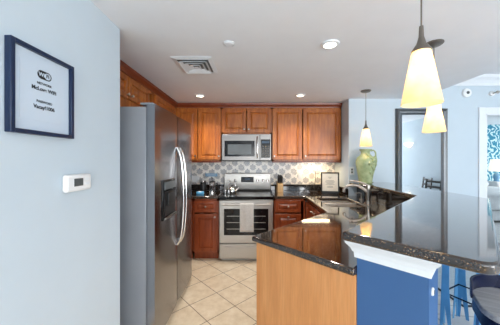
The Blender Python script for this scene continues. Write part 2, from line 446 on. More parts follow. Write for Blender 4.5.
# shallow framing lines on the light side of the pillar: outlet
ot = thing('wall_jack', (.7375, .9755, .84), R(45), 'small round white jack on the narrow right face of the blue bar pillar', 'wall jack')
MB().lathe([(0, 0), (.017, 0), (.017, .004), (.013, .007), (0, .007)], seg=24).xf(Matrix.Translation((0, -.001, .045)) @ Matrix.Rotation(R(90), 4, 'X')).build('cover_plate', 'white', ot, smooth=True)
o_ = MB()
o_.box(-.005, .005, -.010, -.007, .038, .052)
o_.build('socket', 'screen', ot)
# correct orientation: face looks along v (+x,-y)
ot.rotation_euler = (0, 0, R(45))

# ---------------------------------------------------------------- counters
ctop = [P(1.114, -1.140), P(1.114, -.4495), (1.4985, 2.133), (1.4985, 3.398), (1.3685, 3.398), (1.3685, 3.998), (.283, 3.998), (.283, 3.33), (.73, 3.33), (.73, 2.342)]
sink_hole = [(.85, 2.58), (1.27, 2.58), (1.27, 3.2), (.85, 3.2)]
tag(MB().prism(ctop, .877, .915, [sink_hole]).build('countertop', 'granite', bevel=.012, seg=3),
    'brown speckled granite worktop of the peninsula with the sink cut into it', 'countertop')
tag(MB().box(-1.568, -.503, 3.33, 3.998, .877, .915).build('countertop', 'granite', bevel=.012, seg=3),
    'short granite worktop between the refrigerator and the stove', 'countertop')
tag(MB().box(.283, 1.367, 3.978, 3.998, .916, 1.015).box(1.349, 1.367, 3.402, 3.977, .916, 1.015).build('stone_upstand', 'splash', bevel=.003),
    'black stone upstand behind knife block and framed print', 'upstand')
tag(MB().box(-1.568, -.503, 3.978, 3.998, .916, 1.015).build('stone_upstand', 'splash', bevel=.003),
    'black stone upstand behind the french press left of stove', 'upstand')
tag(MB().prism([P(1.2, -.4625), P(1.2, -.4492), (1.4982, 2.1335), (1.4982, 3.396), (1.484, 3.396), (1.484, 2.138)], .9165, 1.0685).build('bar_riser', 'splash'),
    'black stone riser between sink worktop and raised bar', 'riser')
# bar top with rounded corners
def rnd(poly, r):     # r: dict index -> radius
    out = []
    for i, p in enumerate(poly):
        p = Vector(p)
        if i in r:
            a = Vector(poly[i - 1]) - p; b = Vector(poly[(i + 1) % len(poly)]) - p
            a.normalize(); b.normalize(); ang = a.angle(b); t = r[i] / math.tan(ang / 2)
            c = p + (a + b).normalized() * (r[i] / math.sin(ang / 2)); s = p + a * t - c; e_ = p + b * t - c
            tot = s.angle(e_); sg = 1 if s.x * e_.y - s.y * e_.x > 0 else -1
            for k in range(9):
                q = Matrix.Rotation(sg * tot * k / 8, 2) @ s; out.append(tuple(c + q))
        else: out.append(tuple(p))
    return out
bar = [P(1.023, -.467), P(1.023, 0.03), (1.955, 1.945), (1.95, YW - .004), (1.378, YW - .004), (1.378, 3.06), (1.47, 2.96), (1.47, 2.13)]
tag(MB().prism(rnd(bar, {0: .012, 1: .055, 5: .03}), 1.0695, 1.11).build('breakfast_bar', 'granite', bevel=.016, seg=4),
    'raised polished granite breakfast bar bending round the sink side', 'bar counter')

# backsplash tiles
tag(MB().box(XA + .004, 1.368, 3.990, 3.9985, 1.0165, 1.412).box(-.50, .28, 3.990, 3.9985, .93, 1.0165).build('backsplash_tile', 'backsplash'),
    'cream backsplash tiling with blue grey floral medallions behind the stove', 'backsplash')

# ---------------------------------------------------------------- cabinets
def panel_mesh(w, h, th=.02, rail=.052):
    mb = MB()
    def lp(i, y): return [(-w / 2 + i, y, i), (w / 2 - i, y, i), (w / 2 - i, y, h - i), (-w / 2 + i, y, h - i)]
    r = min(rail, w * .24, h * .24)
    mb.rings([lp(0, 0), lp(0, -th + .003), lp(.003, -th), lp(r, -th), lp(r + .004, -th + .013), lp(r + .012, -th + .013), lp(r + .034, -th + .001)])
    return mb
def carcass(w, d, h, z0=0, t=.018):
    mb = MB()
    mb.box(-w / 2, -w / 2 + t, 0, d, z0, h).box(w / 2 - t, w / 2, 0, d, z0, h).box(-w / 2 + t, w / 2 - t, 0, d, z0, z0 + t)
    mb.box(-w / 2 + t, w / 2 - t, d - .01, d, z0 + t, h)
    return mb
def knob_mesh(x, z, y=-.02):
    mb = MB(); mb.lathe([(.0, 0), (.006, 0), (.005, .012), (.0135, .018), (.015, .024), (.010, .030), (0, .031)], seg=14)
    mb.xf(Matrix.Translation((x, y, z)) @ Matrix.Rotation(R(90), 4, 'X')); return mb
def put(o, dx, dz, dy=0): o.location = (dx, dy, dz); return o
def cabinet(loc, rz, w, d, h, fronts, label, wood_mat='cherry', toe=0, group=None, cat='cabinet', name='wall_cabinet'):
    t = thing(name, loc, rz, label, cat, group)
    c = carcass(w, d, h, toe)
    # face frame
    c.box(-w / 2, w / 2, -.001, .018, h - .03, h).box(-w / 2, w / 2, -.001, .018, toe, toe + .03)
    c.box(-w / 2, -w / 2 + .03, -.001, .018, toe, h).box(w / 2 - .03, w / 2, -.001, .018, toe, h)
    if fronts[0][3] > .1 and name == 'wall_cabinet': c.box(-w / 2 + .03, w / 2 - .03, -.001, .018, .03, fronts[0][3] + .02)
    if name == 'wall_cabinet': c.box(-w / 2, w / 2, .018, d, h - .018, h)
    if toe: c.box(-w / 2 + .01, w / 2 - .01, .06, .075, .001, toe)
    c.build('body', wood_mat, t)
    for kind, x0, x1, z0, z1, kx, kz in fronts:
        o = panel_mesh(x1 - x0, z1 - z0).build(kind, wood_mat, t)
        put(o, (x0 + x1) / 2, z0, -.002)
        k = knob_mesh(kx - (x0 + x1) / 2, kz - z0).build('knob', 'nickel', o, smooth=True)
    return t
UF = 3.67     # front plane of the wall cabinets
UB = 1.415    # their underside
UT = 2.245
def wall_run(x0, x1, z0, splits, knobs, label):
    cx = (x0 + x1) / 2; w = x1 - x0
    fr = []
    for (a, b), kx in zip(splits, knobs): fr.append(('door', a - cx, b - cx, .02, UT - z0 - .02, kx - cx, .075))
    return cabinet((cx, UF, z0), 0, w - .002, YB - UF - .003, UT - z0, fr, label)
wall_run(-1.235, -.51, UB, [(-1.215, -.880), (-.868, -.520)], [-.905, -.545], 'cherry wall cabinet with two tall doors left of the microwave')
wall_run(-.51, .279, 1.832, [(-.498, -.122), (-.110, .268)], [-.150, -.082], 'short two door cherry cabinet directly above the microwave')
wall_run(.279, 1.362, UB, [(.290, .748), (.764, 1.340)], [.315, .795], 'wide cherry wall cabinet with two doors right of the microwave')
# run over the refrigerator, facing right
def left_cab(y0, y1, z0, splits, knobs, label, lift=.02):
    cy = (y0 + y1) / 2
    fr = [('door', a - cy, b - cy, lift, UT - z0 - .02, k - cy, lift + .035) for (a, b), k in zip(splits, knobs)]
    return cabinet((-1.22, cy, z0), R(90), y1 - y0 - .002, .345, UT - z0, fr, label)
left_cab(1.66, 2.838, 1.89, [(1.70, 2.245), (2.262, 2.70)], [2.215, 2.29], 'cherry cabinet over the refrigerator with two low doors', .125)
left_cab(2.840, 3.665, 1.415, [(2.865, 3.61)], [2.90], 'cherry corner wall cabinet beyond the refrigerator')
# wooden crown molding
cr = MB(); prof = [(0, UT + .001), (.012, UT + .001), (.014, UT + .012), (.030, UT + .030), (.044, UT + .040), (.048, LOW - .004), (.0, LOW - .004)]
for q in prof: pass
path_sweep(cr, [lambda d: (-1.22 + .001 + d, 1.66), lambda d: (-1.22 + .001 + d, UF - .001 - d), lambda d: (1.362, UF - .001 - d)], prof)
cr.box(-1.56, -1.219, 1.66, 3.99, UT + .001, LOW - .004).box(-1.219, 1.362, UF - .001, 3.99, UT + .001, LOW - .004)
tag(cr.build('cabinet_crown_molding', 'crown'), 'dark cherry crown molding running along the tops of the wall cabinets', 'molding')
# light rails below the cabinets
lr = MB().box(.281, 1.360, UF - .004, UF + .014, UB - .024, UB - .001).build('light_rail', 'crown', bevel=.004)
tag(lr, 'wooden light rail along the bottom of right hand wall cabinet', 'molding')
lr = MB().box(-1.21, -.512, UF - .004, UF + .014, UB - .024, UB - .001).build('light_rail', 'crown', bevel=.004)
tag(lr, 'wooden light rail along the bottom of left hand wall cabinet', 'molding')
ul = thing('under_cabinet_light', (1.0, 3.82, UB - .026), 0, 'slim lit strip lamp under the right hand wall cabinet', 'lamp')
MB().box(-.24, .24, -.03, .03, .006, .0245).build('housing', 'white', ul); MB().box(-.22, .22, -.022, .022, 0, .005).build('lens', 'lens', ul)
area('under_cabinet_glow', (1.0, 3.82, UB - .03), (0, 0, 0), .44, .05, 1.7, (1.0, 0.74, 0.42))

# base cabinets
FB = 3.355; CH = .876
def base(x0, x1, label, door_split=None):
    cx = (x0 + x1) / 2
    fr = [('drawer', x0 + .028 - cx, x1 - .022 - cx, .685, .855, (x0 + x1) / 2 + .003 - cx, .770),
          ('door', x0 + .028 - cx, x1 - .022 - cx, .125, .665, x1 - .05 - cx, .625)]
    return cabinet((cx, FB, 0), 0, x1 - x0 - .002, YB - FB - .012, CH, fr, label, 'cherry_shade', .10, name='base_cabinet')
base(-.875, -.503, 'cherry base cabinet with one drawer, left of the stove')
cabinet((-1.22, FB, 0), 0, .68, .63, CH, [('door', -.31, .31, .125, .855, .27, .8)], 'blind corner base cabinet hidden behind the refrigerator', 'cherry_shade', .10, name='base_cabinet')
cc = (.283 + .735) / 2
cabinet((cc, FB, 0), 0, .735 - .283 - .002, .63, CH, [('drawer', .302 - cc, .668 - cc, .685, .855, .485 - cc, .77), ('door', .302 - cc, .668 - cc, .125, .665, .485 - cc, .625)],
        'cherry base cabinet with one drawer, right of the stove', 'cherry_shade', .10, name='base_cabinet')
# sink run faces left
cabinet((.757, 2.875, 0), R(-90), .95, .70, CH, [('door', -.45, -.02, .125, .84, -.06, .78), ('door', 0.0, .44, .125, .84, .04, .78)],
        'sink base cabinet with two doors facing the refrigerator side', 'cherry_shade', .10, name='base_cabinet')
# peninsula cabinet
pc = P(1.655, -1.112)
pt = cabinet((pc[0], pc[1], 0), R(-135), .99, .655, CH, [('door', -.47, -.01, .125, .84, -.05, .78), ('door', .01, .47, .125, .84, .05, .78)],
             'peninsula base cabinet with a pale maple veneered end panel', 'cherry_shade', .10, name='base_cabinet')
ep = MB().box(.4955, .5135, -.006, .661, .002, CH).build('end_panel', 'maple', pt, bevel=.002); ep['label'] = 'pale maple end panel'

# ---------------------------------------------------------------- sink and faucet
sk = thing('kitchen_sink', (1.06, 2.89, .67), 0, 'double bowl stainless steel sink set into the granite peninsula', 'sink')
def bowl(y0, y1):
    mb = MB(); t = .004
    x0, x1 = -.212, .212
    for a in (0,):
        mb.box(x0, x1, y0, y1, .03, .034); mb.box(x0, x0 + t, y0, y1, .03, .205); mb.box(x1 - t, x1, y0, y1, .03, .205)
        mb.box(x0, x1, y0, y0 + t, .03, .205); mb.box(x0, x1, y1 - t, y1, .03, .205)
    return mb
b1 = bowl(-.312, .022).build('bowl', 'sink_steel', sk, bevel=.002); b2 = bowl(.040, .312).build('bowl', 'sink_steel', sk, bevel=.002)
for b, y in ((b1, -.145), (b2, .176)):
    MB().lathe([(0, .036), (.03, .0362), (.042, .0365), (.045, .0345)], (0, y, 0), 20).build('drain', 'bright', b, smooth=True)
MB().box(-.209, .209, .020, .042, .15, .225).build('divider', 'sink_steel', sk, bevel=.004)
fa = thing('kitchen_faucet', (1.36, 2.80, .9155), 0, 'brushed nickel arched kitchen faucet with lever behind the sink', 'faucet')
MB().lathe([(0, 0), (.045, 0), (.045, .006), (.030, .014), (.026, .03), (.028, .05), (.026, .15), (.030, .19), (.024, .215), (0, .222)], seg=24).build('body', 'nickel', fa, smooth=True)
sp = chaikin([(-.012, 0, .13), (-.06, .01, .185), (-.14, .03, .215), (-.22, .05, .205), (-.262, .06, .16)], 3)
MB().tube(sp, [.017 - .004 * i / len(sp) for i in range(len(sp))], 14).build('spout', 'nickel', fa, smooth=True)
MB().cyl((-.262, .06, .165), (-.268, .062, .125), .017, .019, 16).build('spray_head', 'nickel', fa, smooth=True)
MB().tube(chaikin([(0, 0, .212), (-.05, .02, .24), (-.13, .06, .255), (-.19, .09, .262)], 2), .0115, 12).build('lever', 'nickel', fa, smooth=True)
sd = thing('soap_dispenser', (1.38, 3.02, .9155), 0, 'small nickel soap pump behind the faucet beside the vase', 'soap dispenser')
MB().lathe([(0, 0), (.022, 0), (.022, .01), (.012, .018), (.010, .07), (0, .07)], seg=16).build('body', 'nickel', sd, smooth=True)
MB().tube([(0, 0, .065), (0, 0, .085), (-.03, 0, .095), (-.07, 0, .085)], .006, 8).build('nozzle', 'nickel', sd, smooth=True)

# ---------------------------------------------------------------- stove
RX = -.110; RW = .764
rg = thing('electric_stove', (RX, 3.30, 0), 0, 'stainless steel electric stove with black glass top and oven window', 'stove')
hw = RW / 2
MB().box(-hw, hw, .03, .68, .03, .872).box(-hw + .03, hw - .03, .05, .65, .001, .03).build('body', 'stove_steel', rg, bevel=.003)
MB().box(-hw, hw, -.005, .62, .874, .918).build('cooktop', 'black_glass', rg, bevel=.005, seg=3)
for x, y, r in ((-.19, .14, .10), (.19, .15, .085), (-.19, .44, .075), (.19, .44, .10)):
    b = MB(); 
    for rr in (r, r * .6): b.lathe([(rr - .004, .9183), (rr - .004, .919), (rr, .919), (rr, .9183)], (x, y, 0), 36, closed=True)
    b.build('burner_ring', 'grey_ink', rg)
# oven door
od = MB().box(-hw + .004, hw - .004, -.004, .03, .262, .862).build('oven_door', 'stove_steel', rg, bevel=.006, seg=3)
MB().box(-hw + .07, hw - .07, -.008, -.0045, .375, .745).build('window', 'oven_glass', od, bevel=.002)
rk = MB()
for z in (.46, .55, .64): rk.box(-hw + .11, hw - .11, -.0092, -.0082, z, z + .006)
rk.build('rack', 'stove_steel', od)
hd = MB().tube([(-hw + .05, -.05, .812), (hw - .05, -.05, .812)], .013, 14)
for s in (-1, 1): hd.cyl((s * (hw - .08), -.05, .812), (s * (hw - .08), -.003, .812), .010)
hd.build('handle', 'stove_steel', od, smooth=True)
MB().box(-hw + .004, hw - .004, .0, .03, .864, .872).build('trim_strip', 'stove_steel', rg, bevel=.004)
dr = MB().box(-hw + .004, hw - .004, -.002, .03, .045, .250).build('drawer', 'stove_steel', rg, bevel=.006, seg=3)
MB().box(-hw + .09, hw - .09, -.016, -.003, .196, .216).build('handle', 'stove_steel', dr, bevel=.005)
cp = MB().rings([[(x, .60, .92), (x, .585, .96), (x, .615, 1.205), (x, .66, 1.215), (x, .683, 1.20), (x, .683, .92)] for x in (-hw, hw)]).build('control_panel', 'stove_steel', rg, bevel=.004)
tilt = Matrix.Rotation(R(-7), 4, 'X')
MB().box(-.105, .105, -.003, .003, -.045, .045, Matrix.Translation((0, .6005, 1.105)) @ tilt).build('display', 'black_glass', cp)
MB().box(-.045, .045, -.003, .001, -.012, .014, Matrix.Translation((0, .598, 1.115)) @ tilt).build('clock', 'display', cp)
for x in (-.30, -.20, .17, .26, .335):
    MB().cyl((x, .603, 1.09), (x, .572, 1.087), .024, .021, 20).box(x - .004, x + .004, .566, .574, 1.068, 1.106).build('knob', 'bright', cp, smooth=True)
# dish towel on the oven handle
tw = thing('dish_towel', (-.10, 3.235, .44), 0, 'cream dish towel hanging folded over the oven door handle', 'towel')
tb = MB(); nx, nz = 14, 22; W = .19
path = [(.028, z / 10 * .26 + .10) for z in range(0, 11)] + [(.02, .385), (.0, .391), (-.001, .388)] + [(-.001 - .002 * math.sin(i), .385 - i * .028) for i in range(0, 13)]
path = [(.0315, .12), (.0315, .20), (.0315, .28), (.031, .345), (.029, .380), (.0155, .3905), (-.0008, .380), (-.003, .34), (-.004, .26), (-.004, .18), (-.003, .10), (-.004, .03), (-.004, .0)]
grid = []
for (y, z) in path:
    grid.append([tb.bm.verts.new((-W / 2 + W * i / nx, y - .0025 * math.sin(i * 1.1 + z * 4) * (1 if y < 0 else 0), z)) for i in range(nx + 1)])
for a, b in zip(grid, grid[1:]):
    for i in range(nx): tb.bm.faces.new((a[i], a[i + 1], b[i + 1], b[i]))
to = tb.build('cloth', 'towel', tw, smooth=True); so = to.modifiers.new('s', 'SOLIDIFY'); so.thickness = .003; so.offset = 1
# fold/hem line is part of the cloth weave

# ---------------------------------------------------------------- microwave
mw = thing('microwave_oven', (-.1155, 3.60, 1.409), 0, 'stainless over-the-range microwave mounted beneath the short cabinet', 'microwave')
MB().box(-.377, .377, .02, .385, .003, .418).build('body', 'steel', mw, bevel=.003)
md = MB().box(-.377, .205, -.012, .019, .015, .416).build('door', 'steel', mw, bevel=.005)
MB().box(-.335, .125, -.0155, -.0125, .075, .315).build('window', 'black_glass', md, bevel=.003)
MB().box(-.285, .075, -.0165, -.0157, .105, .260).build('screen', 'screen', md)
MB().tube(chaikin([(.165, -.012, .05), (.165, -.05, .08), (.165, -.05, .35), (.165, -.012, .38)], 2), .011, 12).build('handle', 'bright', md, smooth=True)
mp = MB().box(.208, .377, -.012, .019, .015, .416).build('control_panel', 'steel', mw, bevel=.004)
MB().box(.222, .362, -.015, -.0125, .055, .335).build('keypad', 'black_glass', mp)
bt = MB()
for i in range(3):
    for j in range(5): bt.box(.238 + i * .042, .266 + i * .042, -.0165, -.0152, .075 + j * .036, .095 + j * .036)
bt.build('button', 'grey_ink', mp); MB().box(.235, .35, -.0165, -.0152, .275, .31).build('clock', 'display', mp)
MB().box(-.37, .37, .0, .02, .001, .014).build('vent_grille', 'black', mw)

# ---------------------------------------------------------------- refrigerator
FX = -.740; FY0, FYM, FY1 = 1.775, 2.300, 2.830; FH = 1.835
fr = thing('refrigerator', (-1.15, (FY0 + FY1) / 2, 0), R(90), 'tall side by side stainless refrigerator with ice dispenser beside left wall', 'refrigerator')
# local: x along +Y world, -y faces +X world
yc = (FY0 + FY1) / 2
def L(y): return y - yc
fd = -(FX + 1.15)        # local y of door face  (-.41)
MB().box(L(FY0) + .004, L(FY1) - .004, fd + .078, .40, .03, FH).box(L(FY0) + .02, L(FY1) - .02, fd + .05, .38, .001, .03).build('body', 'fridge_side', fr, bevel=.006)
gr = MB().box(L(FY0) + .02, L(FY1) - .02, fd + .05, fd + .076, .012, .075)
gr.build('toe_grille', 'black', fr)
for s in (L(FY0) + .05, L(FY1) - .13): MB().cyl((s, fd + .045, .001), (s, fd + .045, .035), .02, .016, 14).build('foot', 'black', fr)
def door_poly(y0, y1):
    n = 9; pts = []
    cxm = (y0 + y1) / 2; hw_ = (y1 - y0) / 2
    for i in range(n + 1):
        t = -1 + 2 * i / n
        pts.append((cxm + hw_ * t, fd + .010 * abs(t) ** 6 - .004 * (1 - t * t)))
    pts += [(y1, fd + .072), (y0, fd + .072)]
    return pts
d1 = MB().prism(door_poly(L(FY0), L(FYM) - .003), .055, FH + .018).build('door', 'fridge', fr, smooth=True)
d1['label'] = 'freezer door with dispenser'
d2 = MB().prism(door_poly(L(FYM) + .003, L(FY1)), .055, FH + .018).build('door', 'fridge', fr, smooth=True)
for d_, yy in ((d1, L(FYM) - .045), (d2, L(FYM) + .045)):
    hp = chaikin([(yy, fd - .002, .62), (yy, fd - .048, .70), (yy, fd - .070, 1.05), (yy, fd - .048, 1.45), (yy, fd - .002, 1.55)], 3)
    MB().tube(hp, .013, 12).build('handle', 'bright', d_, smooth=True)
for s in (L(FY0) + .06, L(FY1) - .06): MB().box(s - .04, s + .04, fd + .03, fd + .13, FH + .0185, FH + .035).build('hinge_cover', 'fridge_side', fr, bevel=.004)
# dispenser
dy0, dy1 = L(1.885), L(2.175)
dp = MB().box(dy0, dy1, fd - .012, fd + .004, .938, 1.265)
dpo = dp.build('dispenser', 'black_glass', d1, bevel=.004)
MB().box(dy0 + .02, dy1 - .02, fd - .018, fd - .0125, 1.185, 1.248).build('control_panel', 'screen', dpo)
al = MB().box(dy0 + .02, dy1 - .02, fd - .016, fd - .0125, 0.965, 1.17); al.build('alcove', 'black', dpo, bevel=.004)
MB().box(dy0 + .07, dy1 - .07, fd - .034, fd - .0165, 1.05, 1.16).build('paddle', 'black', dpo, bevel=.004)
MB().box(dy0 + .01, dy1 - .01, fd - .030, fd - .0125, .942, .960).build('drip_tray', 'steel', dpo, bevel=.003)
MB().box(L(FY1) - .13, L(FY1) - .07, fd - .0045, fd + .01, 1.70, 1.712).build('badge', 'bright', d2)

# ---------------------------------------------------------------- pendants
def pendant(x, y, zb, label, h=.226, r=.0755):
    t = thing('pendant_lamp', (x, y, zb), 0, label, 'pendant lamp', 'glass cone pendants over the bar')
    top = LOW - zb
    MB().lathe([(0, top), (.062, top), (.062, top - .008), (.05, top - .018), (.012, top - .022), (0, top - .022)][::-1], seg=28).build('canopy', 'bronze', t, smooth=True)
    MB().cyl((0, 0, h + .10), (0, 0, top - .02), .0032, seg=8).build('cord', 'bronze', t)
    MB().lathe([(0, h + .105), (.008, h + .105), (.010, h + .06), (.018, h + .03), (.036, h + .004), (.036, h - .004), (0, h - .004)][::-1], seg=24).build('socket_cap', 'bronze', t, smooth=True)
    rt = .034
    sh = [(r, 0), (rt + (r - rt) * .5, h * .5), (rt, h), (rt - .003, h), (rt + (r - rt) * .5 - .003, h * .5), (r - .003, 0)]
    MB().lathe(sh, seg=40, closed=True).build('shade', 'shade', t, smooth=True)
    MB().ball((0, 0, h * .62), .024).cyl((0, 0, h * .7), (0, 0, h - .005), .012).build('bulb', 'bulb', t, smooth=True)
    l = bpy.data.lights.new('pendant_glow', 'POINT'); l.energy = .36; l.color = (1, .86, .64); l.shadow_soft_size = .03
    lo = bpy.data.objects.new('pendant_glow', l); C.objects.link(lo); lo.parent = t; lo.location = (0, 0, h * .40)
    return t
pendant(.712, 1.0, 1.668, 'nearest and largest looking glass cone pendant over the bar')
pendant(1.363, 1.78, 1.642, 'middle glass cone pendant, partly hidden behind the nearest one')
pendant(1.428, 3.0, 1.603, 'farthest glass cone pendant, hanging above the green vase')

# recessed lights, vent, detectors on ceiling
def downlight(x, y, label, power=42):
    t = thing('recessed_downlight', (x, y, LOW - .012), 0, label, 'ceiling light', 'recessed ceiling lights')
    MB().lathe([(.048, .0), (.068, .004), (.070, .0125), (.050, .0125)], seg=32, closed=True).build('trim_ring', 'trim', t, smooth=True)
    MB().lathe([(0, .005), (.049, .005), (.049, .0125), (0, .0125)], seg=28).build('lens', 'lens', t)
    l = bpy.data.lights.new('downlight_beam', 'SPOT'); l.energy = power; l.color = (1, .94, .87); l.spot_size = R(125); l.spot_blend = .8; l.shadow_soft_size = .05
    lo = bpy.data.objects.new('downlight_beam', l); C.objects.link(lo); lo.parent = t; lo.location = (0, 0, -.01)
downlight(.58, 1.793, 'recessed ceiling light nearest the camera over the peninsula')
downlight(-.74, 3.22, 'recessed ceiling light by the left wall cabinets')
downlight(.63, 3.20, 'recessed ceiling light before the wide right wall cabinet')
vt = thing('ceiling_vent', (-.540, 2.198, LOW - .002), 0, 'square white ceiling air vent with stepped louvers', 'air vent')
def sq_ring(mb, a, b, z0, z1, z2):   # sloped square ring between half sizes a>b
    def lp(h, z): return [(-h, -h * 1.09, z), (h, -h * 1.09, z), (h, h * 1.09, z), (-h, h * 1.09, z)]
    rs = [[mb.bm.verts.new(p) for p in lp(*q)] for q in ((a, z0), (b, z1), (b, z1 + z2), (a, z0 + z2))]
    for A, B in zip(rs, rs[1:] + [rs[0]]):
        for k in range(4): mb.bm.faces.new((A[k], A[(k + 1) % 4], B[(k + 1) % 4], B[k]))
f_ = MB(); sq_ring(f_, .174, .138, -.004, -.010, .004); f_.build('frame', 'trim', vt)
MB().box(-.14, .14, -.15, .15, -.0035, .001).build('duct_shade', 'screen', vt)  # flat grey sheet stands for the shade up inside the duct
for a, b in ((.126, .100), (.088, .062), (.050, .028)):
    g_ = MB(); sq_ring(g_, a, b, -.024, -.006, .002); g_.build('louver', 'trim', vt)
MB().box(-.020, .020, -.022, .022, -.024, -.021).build('center_plate', 'trim', vt)
sm = thing('smoke_detector', (-.19, 1.785, LOW - .010), 0, 'small flat white disc on the ceiling right of the vent', 'detector')
MB().lathe([(0, .0), (.03, .001), (.036, .0095), (0, .0095)], seg=24).build('cover', 'ceil', sm, smooth=True)
MB().lathe([(.040, .004), (.044, .004), (.044, .0095), (.040, .0095)], seg=24, closed=True).build('rim', 'trim', sm)
# detectors on the dining wall
def wall_disc(x, z, r, name, label, cat, extra=None):
    t = thing(name, (x, YW - .001, z), 0, label, cat)
    MB().lathe([(0, 0), (r, 0), (r, .012), (r * .9, .026), (r * .5, .032), (0, .032)], seg=28).xf(Matrix.Rotation(R(90), 4, 'X')).build('housing', 'white', t, smooth=True)
    return t
fa_ = wall_disc(3.067, 2.397, .066, 'fire_alarm', 'round white alarm high on the blue wall left of doorway', 'alarm')
MB().lathe([(0, .033), (.022, .033), (.018, .040), (0, .041)], seg=18).xf(Matrix.Rotation(R(90), 4, 'X')).build('strobe', 'screen', fa_, smooth=True)
sp_ = wall_disc(3.43, 2.387, .036, 'fire_sprinkler', 'small wall sprinkler above the bedroom doorway', 'sprinkler')
MB().cyl((0, -.03, 0), (0, -.09, 0), .009).cyl((0, -.088, 0), (0, -.093, 0), .022).box(-.02, .05, -.1, -.092, -.006, .012).build('head', 'nickel', sp_)

# ---------------------------------------------------------------- vase
va = thing('ceramic_vase', (1.508, 3.18, 1.1105), 0, 'large sage green vase with raised vines standing on the bar end', 'vase')
vp = [(0, 0), (.092, 0), (.098, .008), (.096, .03), (.104, .08), (.118, .15), (.134, .22), (.143, .27), (.141, .305), (.122, .345), (.088, .372), (.068, .392), (.064, .412), (.072, .432), (.088, .448), (.090, .456), (.078, .455), (.060, .43), (.054, .40), (0, .39)]
vp = [(r * .87, z * 1.02) for r, z in vp]
MB().lathe(vp, seg=48).build('body', 'vase', va, smooth=True)
def on_vase(a, z, off=.004):
    for (r0, z0), (r1, z1) in zip(vp[1:], vp[2:]):
        if z0 <= z <= z1 and z1 > z0: r = r0 + (r1 - r0) * (z - z0) / (z1 - z0); break
    else: r = .08
    return ((r + off) * math.cos(a), (r + off) * math.sin(a), z)
v1 = MB(); v1.tube([on_vase(-1.9 + t * .11, .41 - .012 * t + .012 * math.sin(t * 1.1), .006) for t in range(26)], [.009 - .0002 * t for t in range(26)], 8)
v1.build('vine', 'vase', va, smooth=True)
v2 = MB(); v2.tube([on_vase(-1.1 + .25 * math.sin(t * .5), .12 + .013 * t, .004) for t in range(20)], .007, 8); v2.build('vine', 'vase', va, smooth=True)
hnd = chaikin([(.058, -.03, .44), (.085, -.045, .455), (.112, -.055, .42), (.108, -.055, .37), (.128, -.05, .31), (.108, -.05, .26)], 3)
MB().tube(hnd, .010, 10).build('handle', 'vase', va, smooth=True)
lf = MB()
for a, z in ((-1.2, .31), (-.75, .26), (-.3, .30), (-1.6, .27), (-.95, .20), (-.5, .35), (-1.35, .15)):
    p = on_vase(a, z, .003); lf.ball(p, .02, (.9, .9, 1.2), 10)
lf.build('leaf_relief', 'vase', va, smooth=True)
for z in (.015,):
    MB().lathe([(.095, z), (.103, z + .006), (.095, z + .012)], seg=40).build('foot_ring', 'vase', va, smooth=True)

# ---------------------------------------------------------------- picture, thermostat on left wall
pf = thing('framed_print', (XL + .002, 1.0005, 1.533), R(90), 'navy framed wifi sign hanging on the pale blue left wall', 'framed print')
pw, ph, bd = .300, .351, .0165
fm = MB()
for x0, x1, z0, z1 in ((-pw / 2, -pw / 2 + bd, 0, ph), (pw / 2 - bd, pw / 2, 0, ph), (-pw / 2 + bd, pw / 2 - bd, 0, bd), (-pw / 2 + bd, pw / 2 - bd, ph - bd, ph)):
    fm.box(x0, x1, -.026, 0, z0, z1)
fm.build('frame', 'navy_frame', pf, bevel=.002)
pp = MB().box(-pw / 2 + bd, pw / 2 - bd, -.010, -.004, bd, ph - bd).build('mat_board', 'paper', pf)
MB().box(-.105, .105, -.0112, -.0102, .06, ph - .06).build('paper_sheet', 'paper', pp)
RT = Matrix.Rotation(R(90), 4, 'X')
def tm(z, x=0, y=-.0118): return Matrix.Translation((x + .002, y, (z - .2) * 1.12 + .186)) @ RT @ Matrix.Scale(1.12, 4)
# wifi emblem: black pill with white left half lettering
em = MB(); pts = []
def pill(w_, h_, n=14):
    q = []
    for s, a0 in ((1, -90), (-1, 90)):
        for k in range(n + 1):
            a = R(a0 + 180 * k / n); q.append((s * (w_ / 2 - h_ / 2) + h_ / 2 * math.cos(a), h_ / 2 * math.sin(a)))
    return q
em.prism(pill(.060, .032), 0, .0006); em.xf(tm(.262)); em.build('emblem', 'ink', pp)
em = MB(); em.prism(pill(.026, .024), 0, .0006); em.xf(tm(.262, .0135, -.0126)); em.build('emblem_cutout', 'paper', pp)
text_mesh('lettering', 'Wi', .020, 'paper', pp, tm(.262, -.0145, -.0128), .0006)
text_mesh('lettering', 'Fi', .020, 'ink', pp, tm(.262, .0135, -.0134), .0006)
text_mesh('lettering', 'NETWORK', .0125, 'ink', pp, tm(.228), .0003)
text_mesh('lettering', 'McLove WiFi', .0195, 'ink', pp, tm(.207), .0006)
text_mesh('lettering', 'PASSWORD', .0125, 'ink', pp, tm(.160), .0003)
text_mesh('lettering', 'Vacay!1006', .0195, 'ink', pp, tm(.139), .0006)

th = thing('thermostat', (XL + .001, 1.188, 1.274), R(90), 'white digital thermostat on the left wall below the framed sign', 'thermostat')
MB().box(-.085, .085, -.028, 0, 0, .085).build('housing', 'white', th, bevel=.012, seg=3)
MB().box(-.040, .018, -.0300, -.0282, .026, .064).build('display', 'screen', th)
for i in range(2): MB().box(.038, .062, -.0305, -.0282, .028 + i * .024, .040 + i * .024).build('button', 'trim', th)

